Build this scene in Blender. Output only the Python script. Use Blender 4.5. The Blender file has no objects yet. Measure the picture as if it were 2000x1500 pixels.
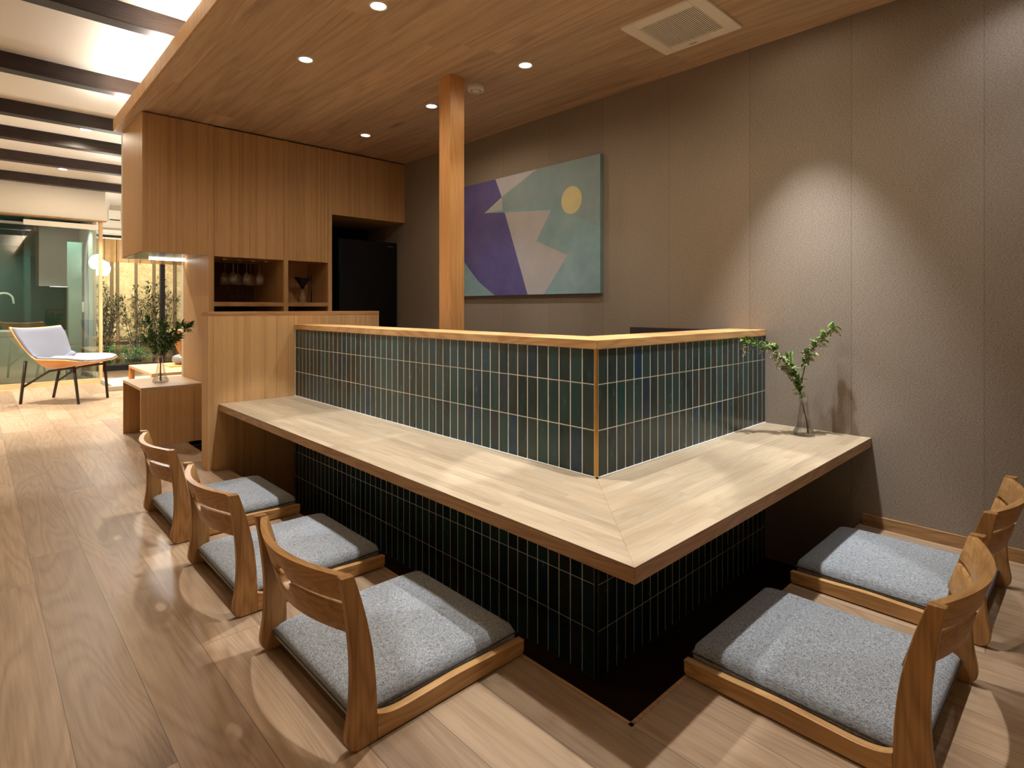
import bpy, bmesh, math, random
from mathutils import Vector, Matrix, Quaternion
random.seed(7)
C = bpy.context.scene.collection
S = bpy.context.scene
PI = math.pi

# ---------------------------------------------------------------- camera, world, exposure
cam = bpy.data.cameras.new('camera'); cam.sensor_width = 36.0
cam.lens = 36 * 1105.8 / 2000
cam.shift_x = 0.0077; cam.shift_y = -0.0746
cam.clip_start = 0.02
camo = bpy.data.objects.new('camera', cam); C.objects.link(camo)
camo.location = (0, 0, 0.98); camo.rotation_euler = (PI / 2, 0, -0.7529)
S.camera = camo
w = bpy.data.worlds.new('night_sky'); S.world = w; w.use_nodes = True
w.node_tree.nodes['Background'].inputs[0].default_value = (0.10, 0.12, 0.16, 1)
w.node_tree.nodes['Background'].inputs[1].default_value = 0.15
S.view_settings.view_transform = 'Standard'; S.view_settings.look = 'None'
S.view_settings.gamma = 1.0; S.view_settings.use_curve_mapping = False
S.view_settings.exposure = 0.25

WARM = (0.95, 1.0, 1.08)      # downlight colour
P_SPOT = 74.0                 # bright core of a downlight (W)
P_SPILL = 17.0                # its soft outer spill (W)
P_ROOM = 185.0                # downlights of the room behind
P_COVE = 72.0                 # emission strength of the cove strip

# ---------------------------------------------------------------- measures
XW = 2.936; ZC = 2.321
XT, YT = 1.551, 1.192
XC, YC = 1.082, 0.726
XP, YP = 1.131, 0.770
ZTOP, ZCAP, ZPIT = 0.397, 0.838, -0.289
YL = 3.683; YK = 4.485; YKB = 5.175
XF, ZF = 0.774, 2.41
ZH = 2.60                     # high ceiling
YB = 9.0; YG = 10.5           # bathroom front, garden window

# ---------------------------------------------------------------- helpers
def srgb(r, g, b):
    f = lambda c: (c / 255 / 12.92) if c / 255 <= 0.04045 else ((c / 255 + 0.055) / 1.055) ** 2.4
    return (f(r), f(g), f(b), 1)

def tag(o, label=None, cat=None, group=None, kind=None):
    if label: o['label'] = label
    if cat: o['category'] = cat
    if group: o['group'] = group
    if kind: o['kind'] = kind
    return o

def empty(name, loc=(0, 0, 0), rz=0, label=None, cat=None, group=None):
    o = bpy.data.objects.new(name, None); C.objects.link(o)
    o.empty_display_size = 0.1
    o.location = loc; o.rotation_euler = (0, 0, rz)
    return tag(o, label, cat, group)

class MB:
    def __init__(s): s.bm = bmesh.new()
    def box(s, x0, x1, y0, y1, z0, z1, m=0):
        v = [s.bm.verts.new((x, y, z)) for x in (x0, x1) for y in (y0, y1) for z in (z0, z1)]
        for f in ((0, 1, 3, 2), (4, 6, 7, 5), (0, 4, 5, 1), (2, 3, 7, 6), (0, 2, 6, 4), (1, 5, 7, 3)):
            fc = s.bm.faces.new([v[i] for i in f]); fc.material_index = m
        return s
    def prism(s, pts, axis, a, b, m=0):
        def P(u, v, t):
            return {'X': (t, u, v), 'Y': (u, t, v), 'Z': (u, v, t)}[axis]
        A = [s.bm.verts.new(P(u, v, a)) for u, v in pts]
        B = [s.bm.verts.new(P(u, v, b)) for u, v in pts]
        n = len(pts); fs = [s.bm.faces.new(A), s.bm.faces.new(B[::-1])]
        for i in range(n):
            fs.append(s.bm.faces.new((A[i], B[i], B[(i + 1) % n], A[(i + 1) % n])))
        for f in fs: f.material_index = m
        return s
    def tube(s, pts, r, seg=10, closed=False, r1=None):
        pts = [Vector(p) for p in pts]; n = len(pts); rings = []
        up = None
        for i, p in enumerate(pts):
            d = (pts[min(i + 1, n - 1)] - pts[max(i - 1, 0)])
            if closed: d = pts[(i + 1) % n] - pts[i - 1]
            d.normalize()
            if up is None: up = Vector((0, 0, 1)) if abs(d.z) < .9 else Vector((1, 0, 0))
            a = d.cross(up)
            if a.length < 1e-5: a = d.orthogonal()
            a.normalize(); b = a.cross(d).normalized(); up = b
            rr = r if r1 is None else r + (r1 - r) * i / max(1, n - 1)
            rings.append([s.bm.verts.new(p + a * rr * math.cos(2 * PI * k / seg) + b * rr * math.sin(2 * PI * k / seg)) for k in range(seg)])
        m = n if closed else n - 1
        for i in range(m):
            R, T = rings[i], rings[(i + 1) % n]
            for k in range(seg):
                f = s.bm.faces.new((R[k], R[(k + 1) % seg], T[(k + 1) % seg], T[k])); f.smooth = True
        if not closed:
            s.bm.faces.new(rings[0][::-1]); s.bm.faces.new(rings[-1])
        return s
    def lathe(s, prof, c=(0, 0, 0), seg=32, cap0=True, cap1=False):
        rings = []
        for r, z in prof:
            rings.append([s.bm.verts.new((c[0] + r * math.cos(2 * PI * k / seg), c[1] + r * math.sin(2 * PI * k / seg), c[2] + z)) for k in range(seg)])
        for R, T in zip(rings, rings[1:]):
            for k in range(seg):
                f = s.bm.faces.new((R[k], R[(k + 1) % seg], T[(k + 1) % seg], T[k])); f.smooth = True
        if cap0: s.bm.faces.new(rings[0][::-1])
        if cap1: s.bm.faces.new(rings[-1])
        return s
    def grid(s, fn, nu, nv, smooth=True):
        V = [[s.bm.verts.new(fn(i / nu, j / nv)) for j in range(nv + 1)] for i in range(nu + 1)]
        for i in range(nu):
            for j in range(nv):
                f = s.bm.faces.new((V[i][j], V[i + 1][j], V[i + 1][j + 1], V[i][j + 1])); f.smooth = smooth
        return s
    def build(s, name, mats, parent=None, bevel=0, seg=2, norm=True, loc=None):
        if norm: bmesh.ops.recalc_face_normals(s.bm, faces=s.bm.faces)
        me = bpy.data.meshes.new(name); s.bm.to_mesh(me); s.bm.free()
        for m in (mats if isinstance(mats, (list, tuple)) else [mats]): me.materials.append(m)
        o = bpy.data.objects.new(name, me); C.objects.link(o)
        if parent: o.parent = parent
        if loc: o.location = loc
        if bevel:
            b = o.modifiers.new('edge_round', 'BEVEL'); b.width = bevel; b.segments = seg
            b.limit_method = 'ANGLE'; b.angle_limit = math.radians(40)
        return o

def struct(o): o['kind'] = 'structure'; return o

# ---------------------------------------------------------------- materials
class NT:
    def __init__(s, name):
        s.m = bpy.data.materials.new(name); s.m.use_nodes = True
        s.t = s.m.node_tree; s.b = s.t.nodes['Principled BSDF']
    def n(s, typ, **k):
        nd = s.t.nodes.new(typ)
        for a, v in k.items(): setattr(nd, a, v)
        return nd
    def set(s, sock, v):
        if isinstance(v, bpy.types.NodeSocket): s.t.links.new(v, sock)
        else: sock.default_value = v
    def math(s, op, a, b=0.0, c=0.0):
        nd = s.n('ShaderNodeMath', operation=op)
        s.set(nd.inputs[0], a); s.set(nd.inputs[1], b); s.set(nd.inputs[2], c); return nd.outputs[0]
    def mix(s, f, a, b, blend='MIX'):
        nd = s.n('ShaderNodeMix', data_type='RGBA', blend_type=blend)
        s.set(nd.inputs[0], f); s.set(nd.inputs[6], a); s.set(nd.inputs[7], b); return nd.outputs[2]
    def obj(s): return s.n('ShaderNodeTexCoord').outputs['Object']
    def mapping(s, v, scale=(1, 1, 1), loc=(0, 0, 0), rot=(0, 0, 0)):
        nd = s.n('ShaderNodeMapping'); s.set(nd.inputs[0], v)
        nd.inputs['Scale'].default_value = scale; nd.inputs['Location'].default_value = loc
        nd.inputs['Rotation'].default_value = rot; return nd.outputs[0]
    def noise(s, v, scale=1, detail=2, rough=.5, dist=0):
        nd = s.n('ShaderNodeTexNoise'); s.set(nd.inputs['Vector'], v)
        nd.inputs['Scale'].default_value = scale; nd.inputs['Detail'].default_value = detail
        nd.inputs['Roughness'].default_value = rough; nd.inputs['Distortion'].default_value = dist
        return nd.outputs[0]
    def ramp(s, f, stops, interp='LINEAR'):
        nd = s.n('ShaderNodeValToRGB'); s.set(nd.inputs[0], f); cr = nd.color_ramp; cr.interpolation = interp
        while len(cr.elements) < len(stops): cr.elements.new(0.5)
        for e, (p, c) in zip(cr.elements, stops):
            e.position = p; e.color = c if len(c) == 4 else (*c, 1)
        return nd.outputs[0]
    def bump(s, h, strength=.2, dist=.002):
        nd = s.n('ShaderNodeBump'); s.set(nd.inputs['Height'], h)
        nd.inputs['Strength'].default_value = strength; nd.inputs['Distance'].default_value = dist
        s.t.links.new(nd.outputs[0], s.b.inputs['Normal'])
    def out(s, col=None, rough=None, metal=None, spec=None, trans=None, ior=None):
        if col is not None: s.set(s.b.inputs['Base Color'], col)
        if rough is not None: s.set(s.b.inputs['Roughness'], rough)
        if metal is not None: s.b.inputs['Metallic'].default_value = metal
        if spec is not None: s.b.inputs['Specular IOR Level'].default_value = spec
        if trans is not None: s.b.inputs['Transmission Weight'].default_value = trans
        if ior is not None: s.b.inputs['IOR'].default_value = ior
        return s.m

def plain(name, c, rough=.5, metal=0, spec=.5):
    k = NT(name)
    v = k.noise(k.obj(), 9, 3)
    return k.out(k.mix(k.math('MULTIPLY', v, .12), c, (c[0] * .8, c[1] * .8, c[2] * .8, 1)), rough, metal, spec)

def emit(name, c, strength):
    k = NT(name); k.out(c, .5)
    k.b.inputs['Emission Color'].default_value = c
    k.b.inputs['Emission Strength'].default_value = strength
    return k.m

def wood(name, light, dark, axis='Y', rough=.42, ring=14, fib=170, contrast=1.0, low=2.2, planks=None, stripes=0, knots=0, gap=.0016, lum=.25, bump=.12, stretch=.55):
    """planks = (length, width, plane) with the grain along `axis`"""
    k = NT(name); co = k.obj()
    ai = 'XYZ'.index(axis)
    offv = None; edge = None
    if planks:
        L, W, pl = planks
        sep = k.n('ShaderNodeSeparateXYZ'); k.set(sep.inputs[0], co)
        cross = sep.outputs['XYZ'.index(pl)]; along = sep.outputs[ai]
        row = k.math('FLOOR', k.math('DIVIDE', cross, W))
        wn = k.n('ShaderNodeTexWhiteNoise', noise_dimensions='1D'); k.set(wn.inputs['W'], row)
        sh = k.math('ADD', k.math('DIVIDE', along, L), k.math('MULTIPLY', wn.outputs['Value'], 7.31))
        colm = k.math('FLOOR', sh)
        cb = k.n('ShaderNodeCombineXYZ'); k.set(cb.inputs[0], row); k.set(cb.inputs[1], colm)
        wn2 = k.n('ShaderNodeTexWhiteNoise', noise_dimensions='3D'); k.set(wn2.inputs['Vector'], cb.outputs[0])
        rnd = wn2.outputs['Value']; rc = wn2.outputs['Color']
        sc = k.n('ShaderNodeVectorMath', operation='SCALE'); k.set(sc.inputs[0], rc); sc.inputs['Scale'].default_value = 23.0
        ad = k.n('ShaderNodeVectorMath', operation='ADD'); k.set(ad.inputs[0], co); k.set(ad.inputs[1], sc.outputs[0])
        co2 = ad.outputs[0]
        f1 = k.math('FRACT', k.math('DIVIDE', cross, W)); f2 = k.math('FRACT', sh)
        e1 = k.math('MULTIPLY', k.math('MINIMUM', f1, k.math('SUBTRACT', 1.0, f1)), W)
        e2 = k.math('MULTIPLY', k.math('MINIMUM', f2, k.math('SUBTRACT', 1.0, f2)), L)
        edge = k.math('LESS_THAN', k.math('MINIMUM', e1, e2), gap / 2)
    else:
        co2 = co; rnd = None
    sf = [fib] * 3; sf[ai] = fib / 28
    fine = k.noise(k.mapping(co2, tuple(sf)), 1, 3, .6)
    sl = [low * 4] * 3; sl[ai] = low * stretch
    lown = k.noise(k.mapping(co2, tuple(sl)), 1, 2, .45, .35)
    rings = k.math('PINGPONG', k.math('MULTIPLY', lown, ring), .5)
    rings = k.math('MULTIPLY', rings, 2.0)
    rings = k.math('POWER', rings, 1.6)
    big = k.noise(k.mapping(co2, tuple(x * .35 for x in sl)), 1, 1)
    f = k.math('ADD', k.math('MULTIPLY', rings, .40 * contrast), k.math('MULTIPLY', k.math('SUBTRACT', fine, .32), 1.15 * contrast))
    f = k.math('ADD', f, k.math('MULTIPLY', k.math('SUBTRACT', big, .5), .8))
    if stripes:
        st = [stripes] * 3; st[ai] = .25
        f = k.math('ADD', f, k.math('MULTIPLY', k.math('SUBTRACT', k.noise(k.mapping(co2, tuple(st)), 1, 3, .7), .5), 1.7))
    if knots:
        ks = [knots * 1.0] * 3; ks[ai] = knots * .42
        vo = k.n('ShaderNodeTexVoronoi'); k.set(vo.inputs['Vector'], k.mapping(co2, tuple(ks)))
        vo.inputs['Scale'].default_value = 1
        kn = k.math('MULTIPLY', k.math('SUBTRACT', .11, vo.outputs['Distance']), 9.0)
        f = k.math('ADD', f, k.math('MAXIMUM', kn, 0.0))
    f = k.math('MINIMUM', k.math('MAXIMUM', f, 0.0), 1.0)
    col = k.mix(f, light, dark)
    if planks:
        hs = k.n('ShaderNodeHueSaturation'); k.set(hs.inputs['Color'], col)
        k.set(hs.inputs['Value'], k.math('ADD', 1 - lum / 2, k.math('MULTIPLY', rnd, lum)))
        col = hs.outputs[0]
        col = k.mix(k.math('MULTIPLY', edge, .75), col, (dark[0] * .25, dark[1] * .22, dark[2] * .2, 1))
    k.bump(k.math('ADD', fine, rings), bump, .0008)
    return k.out(col, rough, spec=.35)

OAK_L, OAK_D = srgb(205, 168, 120), srgb(150, 106, 62)
M = {}
M['floor'] = wood('oak_floor', srgb(172, 145, 115), srgb(118, 88, 62), 'Y', .38, ring=16, planks=(1.5, .161, 'X'), low=1.5, lum=.36, fib=140, contrast=.75, knots=1.3)
M['ceil'] = wood('oak_ceiling', srgb(216, 188, 156), srgb(150, 116, 86), 'Y', .5, ring=8, planks=(1.9, .15, 'X'), low=1.5, lum=.22, fib=130, knots=1.9, gap=0, stretch=.22, contrast=.8)
M['top_y'] = wood('counter_staves_long', srgb(182, 163, 134), srgb(150, 124, 94), 'Y', .38, ring=7, planks=(.55, .035, 'X'), low=3, lum=.22, gap=0.0003, contrast=.7)
M['top_x'] = wood('counter_staves_short', srgb(182, 163, 134), srgb(150, 124, 94), 'X', .38, ring=7, planks=(.55, .035, 'Y'), low=3, lum=.22, gap=0.0003, contrast=.7)
M['edge_y'] = wood('counter_edge_long', srgb(184, 144, 98), srgb(124, 88, 54), 'Y', .45, ring=9, low=3)
M['edge_x'] = wood('counter_edge_short', srgb(184, 144, 98), srgb(124, 88, 54), 'X', .45, ring=9, low=3)
M['cab'] = wood('straight_oak_veneer', srgb(204, 162, 110), srgb(148, 108, 66), 'Z', .5, ring=2, stripes=55, fib=220, low=.7, contrast=.7)
M['cab_light'] = wood('straight_oak_veneer_pale', srgb(214, 172, 122), srgb(166, 122, 80), 'Z', .5, ring=2, stripes=55, fib=220, low=.7, contrast=.6)
M['cab_x'] = wood('oak_rail', srgb(196, 148, 98), srgb(132, 88, 52), 'X', .5, ring=6, fib=220)
M['pillar'] = wood('pillar_timber', srgb(222, 168, 106), srgb(180, 120, 66), 'Z', .45, ring=14, low=1.3, contrast=.7)
M['chair_x'] = wood('chair_oak_rail', srgb(198, 154, 98), srgb(142, 98, 52), 'X', .38, ring=10, low=3)
M['chair_y'] = wood('chair_oak_slat', srgb(194, 148, 92), srgb(134, 90, 48), 'Y', .38, ring=14, low=2.6)
M['chair_z'] = wood('chair_oak_post', srgb(188, 142, 86), srgb(130, 88, 46), 'Z', .38, ring=10, low=2.6)
M['beam'] = wood('dark_stained_beam', srgb(58, 44, 38), srgb(28, 20, 17), 'X', .4, ring=10)
M['dark_pit'] = wood('dark_pit_board', srgb(44, 30, 24), srgb(26, 17, 14), 'Y', .6)
M['plaster'] = plain('cream_plaster', srgb(220, 212, 196), .8)
M['hceil'] = plain('pearl_ceiling_paper', srgb(228, 220, 206), .45)
M['pitfloor'] = plain('dark_carpet', srgb(58, 38, 30), .95, spec=.1)
M['black'] = plain('black_metal', srgb(24, 22, 22), .35)
M['legs'] = plain('dark_leg_paint', srgb(40, 34, 30), .4)
M['fridge'] = plain('black_glass_door', srgb(9, 9, 11), .22)
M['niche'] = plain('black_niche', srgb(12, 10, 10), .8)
M['white'] = plain('white_plastic', srgb(225, 218, 200), .45)
M['vent'] = plain('cream_grille', srgb(250, 244, 230), .5)
M['chrome'] = plain('chrome', (.75, .75, .75, 1), .15, 1)
M['brass'] = plain('brass_corner', srgb(196, 150, 72), .3, .85)
M['tub'] = plain('pale_tub', srgb(236, 236, 224), .35)
M['dtile'] = plain('dark_green_grey_stone', srgb(62, 90, 80), .35)
M['groutlight'] = plain('pale_grout', srgb(240, 236, 226), .8)
M['board'] = plain('dark_panel', srgb(48, 40, 36), .5)
M['ply'] = wood('orange_plywood', srgb(226, 160, 92), srgb(206, 134, 70), 'X', .4, ring=5, contrast=.4)
M['felt'] = plain('pale_grey_felt', srgb(126, 127, 136), .9, spec=.2)
M['stone'] = plain('garden_gravel', srgb(60, 56, 48), .95)
M['mat'] = plain('pale_platform', srgb(178, 166, 140), .8)
M['pot'] = plain('grey_teapot', srgb(130, 128, 124), .3)
M['stem'] = plain('brown_stem', srgb(84, 66, 44), .7)
M['led'] = emit('cove_led', (1.0, .97, .92, 1), P_COVE)
M['led2'] = emit('cabinet_led', (1.0, .95, .85, 1), 10)
M['lens'] = emit('lamp_lens', (1.0, .93, .82, 1), 18)
M['globe'] = emit('lamp_globe', (1.0, .97, .92, 1), 60.0)

def leafmat(name, a, b, tr=.15):
    k = NT(name); g = k.n('ShaderNodeNewGeometry')
    col = k.ramp(g.outputs['Random Per Island'], [(0, a), (1, b)])
    k.b.inputs['Subsurface Weight'].default_value = 0
    return k.out(col, .5)
M['leaf'] = leafmat('leaf_fresh', srgb(78, 122, 48), srgb(168, 190, 100))
M['leaf_dark'] = leafmat('leaf_dark', srgb(52, 88, 44), srgb(112, 146, 82))
M['leaf_shade'] = leafmat('leaf_garden', srgb(66, 72, 36), srgb(122, 118, 66))
M['leaf_fern'] = leafmat('leaf_fern', srgb(60, 140, 66), srgb(120, 190, 110))
M['blossom'] = leafmat('blossom', srgb(206, 206, 160), srgb(236, 230, 206))

def glass(name, col=(.95, 1, .97, 1), rough=0.0):
    k = NT(name)
    return k.out(col, rough, trans=1.0, ior=1.45)
def pane(name, tint, refl=.1, cap=1.0):
    # thin architectural glass: mostly see-through with a fresnel mirror
    m = bpy.data.materials.new(name); m.use_nodes = True; t = m.node_tree
    t.nodes.remove(t.nodes['Principled BSDF'])
    o = t.nodes['Material Output']
    tr = t.nodes.new('ShaderNodeBsdfTransparent'); tr.inputs[0].default_value = tint; cap_ = t.nodes.new('ShaderNodeMath'); cap_.operation = 'MINIMUM'; cap_.inputs[1].default_value = cap
    gl = t.nodes.new('ShaderNodeBsdfGlossy'); gl.inputs['Roughness'].default_value = 0.01
    fr = t.nodes.new('ShaderNodeFresnel'); fr.inputs[0].default_value = 1.55
    ad = t.nodes.new('ShaderNodeMath'); ad.operation = 'ADD'; ad.inputs[1].default_value = refl
    mx = t.nodes.new('ShaderNodeMixShader')
    t.links.new(fr.outputs[0], ad.inputs[0]); t.links.new(ad.outputs[0], cap_.inputs[0]); t.links.new(cap_.outputs[0], mx.inputs[0])
    t.links.new(tr.outputs[0], mx.inputs[1]); t.links.new(gl.outputs[0], mx.inputs[2])
    t.links.new(mx.outputs[0], o.inputs[0]); return m
M['pane'] = pane('bath_glass', (.86, .94, .90, 1), .07)
M['glass'] = pane('clear_glass', (.975, .98, .975, 1), .05, .4)
M['pane_clear'] = pane('window_glass', (.96, .98, .96, 1), .0)

def wallpaper():
    k = NT('brown_textile_wallpaper'); co = k.obj()
    sep = k.n('ShaderNodeSeparateXYZ'); k.set(sep.inputs[0], co)
    u = k.math('DIVIDE', k.math('SUBTRACT', sep.outputs[1], .338), .467)
    fl = k.math('FLOOR', u); fr = k.math('FRACT', u)
    wn = k.n('ShaderNodeTexWhiteNoise', noise_dimensions='1D'); k.set(wn.inputs['W'], fl)
    seam = k.math('LESS_THAN', k.math('MINIMUM', fr, k.math('SUBTRACT', 1.0, fr)), .0035)
    n1 = k.noise(k.mapping(co, (1, 150, 260)), 1, 4, .7)
    n2 = k.noise(co, 2.3, 3, .6)
    col = k.mix(k.math('MULTIPLY', k.math('SUBTRACT', n1, .3), 2.2), srgb(112, 98, 83), srgb(178, 163, 146))
    col = k.mix(k.math('MULTIPLY', n2, .5), col, srgb(120, 108, 92))
    hs = k.n('ShaderNodeHueSaturation'); k.set(hs.inputs['Color'], col)
    k.set(hs.inputs['Value'], k.math('ADD', .95, k.math('MULTIPLY', wn.outputs[0], .10)))
    col = k.mix(k.math('MULTIPLY', seam, .35), hs.outputs[0], srgb(80, 66, 52))
    k.bump(n1, .25, .001)
    return k.out(col, .75, spec=.25)
M['wall'] = wallpaper()

def fabric(name, a, b):
    k = NT(name); co = k.obj()
    n1 = k.noise(k.mapping(co, (900, 130, 900)), 1, 2, .7)
    n2 = k.noise(k.mapping(co, (130, 900, 900)), 1, 2, .7)
    f = k.math('MULTIPLY', k.math('SUBTRACT', k.math('ADD', n1, n2), .78), 2.3)
    f = k.math('MINIMUM', k.math('MAXIMUM', f, 0.0), 1.0)
    k.bump(f, .3, .001)
    k.b.inputs['Sheen Weight'].default_value = .15
    return k.out(k.mix(f, a, b), .9, spec=.15)
M['fabric'] = fabric('heather_grey_fabric', srgb(64, 57, 52), srgb(178, 182, 183))

def tilemat():
    k = NT('glazed_mosaic_tile'); g = k.n('ShaderNodeNewGeometry'); r = g.outputs['Random Per Island']
    base = k.ramp(r, [(0, srgb(30, 48, 46)), (.18, srgb(50, 52, 44)), (.32, srgb(28, 66, 64)), (.46, srgb(54, 64, 60)),
                      (.58, srgb(22, 38, 40)), (.7, srgb(46, 76, 72)), (.8, srgb(22, 50, 78)), (.9, srgb(58, 50, 40)), (1, srgb(36, 64, 60))])
    co = k.obj()
    n = k.noise(k.mapping(co, (26, 26, 9)), 1, 3, .6)
    base = k.mix(k.math('MULTIPLY', k.math('SUBTRACT', n, .35), 1.8), base, srgb(48, 76, 74))
    n2 = k.noise(k.mapping(co, (60, 60, 22)), 1, 3, .6)
    k.bump(n2, .35, .0012)
    return k.out(base, k.math('ADD', .14, k.math('MULTIPLY', n, .2)), spec=.36)
M['tile'] = tilemat()

# ---------------------------------------------------------------- lamps
def spot(parent, loc, power, half, blend, col=WARM, r=.022, aim=None):
    l = bpy.data.lights.new('lamp_beam', 'SPOT'); l.energy = power; l.color = col
    l.spot_size = math.radians(half * 2); l.spot_blend = blend; l.shadow_soft_size = r
    o = bpy.data.objects.new('lamp_beam', l); C.objects.link(o); o.parent = parent; o.location = loc
    if aim: o.rotation_euler = aim
    return o

def downlight(x, y, z, label, group, beams, name='recessed_downlight', col=WARM, R=.042, aim=None):
    r = empty(name, (x, y, z), 0, label, 'ceiling light', group)
    MB().lathe([(R * .78, .0), (R * .8, -.003), (R, -.004), (R * 1.06, -.0005), (R * 1.06, .001)], seg=28, cap0=False).build('trim_ring', M['white'], r)
    MB().lathe([(.001, -.0015), (R * .8, -.0015)], seg=28, cap0=False).build('lens', M['lens'], r, norm=False)
    for (p, half, bl) in beams: spot(r, (0, 0, -.012), p, half, bl, (1, .86, .66) if half > 80 else col, aim=aim)
    return r

P_WIDE = 10.0                 # wide warm spill added to each downlight as ambient fill (W)
BE = [(P_SPOT, 22.5, .10), (P_SPILL * .4, 38, .5), (P_WIDE, 84, .5)]
dg = 'recessed downlights in the oak ceiling'
for (x, y, lb) in ((1.312, 2.217, 'round downlight in the oak ceiling, nearest the camera at the top edge'),
                   (1.309, 2.965, 'round downlight in the oak ceiling nearest the pale fascia edge, upper left'),
                   (2.226, 2.204, 'round downlight in the oak ceiling right of the timber pillar and smoke detector'),
                   (2.223, 3.078, 'round downlight in the oak ceiling just left of the timber pillar'),
                   (2.224, 3.950, 'round downlight in the oak ceiling closest to the wall cabinets')):
    if x < 2: bm_ = BE + ([(P_SPILL * .7, 42, .4)] if y > 2.5 else [])
    elif y < 2.5: bm_ = [(P_SPOT * .2, 25, .3), (P_SPILL * .6, 44, .5), (P_WIDE * .35, 84, .5)]
    elif y < 3.5: bm_ = [(P_SPOT * .3, 25, .3), (P_SPILL * 1.1, 44, .5), (P_WIDE * 1.2, 84, .5)]
    else: bm_ = [(P_SPOT * .10, 25, .3), (P_SPILL * .4, 28, .6)]
    downlight(x, y, ZC, lb, dg, bm_)
downlight(1.37, 1.47, ZC, 'round downlight in the oak ceiling above the mitred counter corner', dg, BE)
downlight(1.67, .985, ZC, 'round downlight in the oak ceiling above the middle of the short counter', dg, [(p * (1.25 if h_ < 80 else 2.0), h_, b_) for p, h_, b_ in BE])
downlight(2.50, .96, ZC, 'round downlight in the oak ceiling above the counter end by the wall', dg, [(P_SPOT * 1.9, 26, 1.0), (P_WIDE * .25, 84, .5)], aim=(0, math.radians(-9.5), 0))
downlight(2.32, .985, ZC, 'round downlight in the oak ceiling above the far right floor chair', dg, [(P_SPOT * .55, 23, .2), (P_SPILL * .3, 34, .5)])
downlight(2.70, .22, ZC, 'round downlight in the oak ceiling close to the brown wall', dg, [(P_SPOT * .2, 25, .8), (P_SPILL * .5, 62, 1.0)])
downlight(1.75, .15, ZC, 'unseen downlight added to light the near right floor', dg, [(P_SPILL * .5, 28, .6)])  # no fixture known here; added to brighten the foreground floor

rg = 'spotlights between the dark beams'
for (x, y, lb) in ((.745, 6.36, 'small round spotlight hanging between dark beams, the nearer one'), (.76, 8.36, 'small round spotlight between dark beams, the farther one above the bathroom wall')):
    downlight(x, y, ZH, lb, rg, [(P_ROOM, 30, .3), (P_ROOM * .6, 47, .15), (P_ROOM * (.25 if y < 7 else .05), 85, .5)], name='ceiling_spotlight', col=(1, .99, .96), R=.05)
for (x, y, lb) in ((-.9, 6.36, 'small round spotlight between dark beams over the open floor at far left'), (-.9, 8.36, 'small round spotlight between dark beams in front of the bathtub'), (1.75, 8.3, 'small round spotlight between dark beams over the coffee table')):
    downlight(x, y, ZH, lb, rg, [(P_ROOM, 30, .3), (P_ROOM * .6, 47, .15), (P_ROOM * (.2 if y < 7 else .06), 85, .5)], name='ceiling_spotlight', col=(1, .99, .96), R=.05)

# ---------------------------------------------------------------- room shell
YN, XL_ = -1.5, -2.0
b = MB()
pts = [(XL_, YN), (XW, YN), (XW, YP), (XP, YP), (XP, 4.60), (XW, 4.60), (XW, YG + .1), (XL_, YG + .1)]
b.prism(pts, 'Z', -.03, 0)
struct(b.build('floor', M['floor']))
b = MB(); b.box(XP - .02, XW, YP - .02, 4.62, ZPIT - .03, ZPIT)
struct(b.build('floor.001', M['pitfloor']))
b = MB(); b.box(XP - .02, XP, YP - .02, 4.6, ZPIT, -.0305).box(XP, XW, YP - .02, YP, ZPIT, -.0305).box(XP, XW, 4.58, 4.6, ZPIT, -.0305)
struct(b.build('trim_1', M['dark_pit']))
# thin oak nosing round the pit
b = MB(); b.box(XP - .009, XP + .002, YP - .009, 4.6, -.028, .0012).box(XP - .009, XW, YP - .009, YP + .002, -.028, .0012)
struct(b.build('trim_2', M['edge_y']))
struct(MB().box(XW, XW + .1, YN, YG + .1, ZPIT, ZH).build('wall_right', M['wall']))
struct(MB().box(XL_ - .1, XL_, YN, YG + .1, -.03, ZH).build('wall_left', M['plaster']))
struct(MB().box(XL_, XW, YN - .1, YN, -.03, ZH).build('wall_near', M['plaster']))
struct(MB().box(XL_ - .1, XW + .1, YN - .1, YG + .2, ZH, ZH + .1).build('ceiling', M['hceil']))
b = MB(); b.prism([(XF + .012, YN), (XW, YN), (XW, YKB), (XF + .012, YKB)], 'Z', ZC, ZC + .05)
struct(b.build('ceiling.001', M['ceil']))
b = MB(); b.box(XF, XF + .012, YN, YKB, ZC - .0, ZF).box(XF + .012, XF + .2, YKB - .012, YKB, ZC + .05, ZF)
struct(b.build('trim_3', M['cab_light'], bevel=.001))
# cove strip on the slab behind the fascia
tag(MB().box(XF + .03, XF + .05, YN, YKB - .03, ZC + .051, ZC + .0825).build('cove_light_strip', M['led']), 'hidden light strip glowing behind the pale ceiling fascia', 'light strip')
# baseboard
struct(MB().box(XW - .010, XW, YN, YP - .01, 0, .052).build('baseboard_right', M['edge_y'], bevel=.001))
struct(MB().box(XW - .010, XW, YKB, YG, 0, .052).build('baseboard_right.001', M['edge_y'], bevel=.001))

# beams
bg = 'dark ceiling beams across the plaster ceiling'
for i, y in enumerate((2.45, 3.669, 4.868, 5.945, 6.792, 7.797, 8.986)):
    lab = ['dark ceiling beam nearest the camera, above the frame edge', 'topmost dark beam in the photo, crossing the upper left corner',
           'second dark beam from the top of the photo, ending in the cove glow', 'third dark beam from the top of the photo, behind the end of the fascia',
           'fourth dark beam from the top, beside the nearer spotlight', 'fifth dark beam from the top, beside the farther spotlight',
           'lowest dark beam in the photo, above the white bathroom wall'][i]
    o = MB().box(XL_, XW if y > 5.3 else XW, y - .10, y, 2.495, ZH + .005).build('ceiling_beam', M['beam'], bevel=.004)
    tag(o, lab, 'beam', bg)

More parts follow.
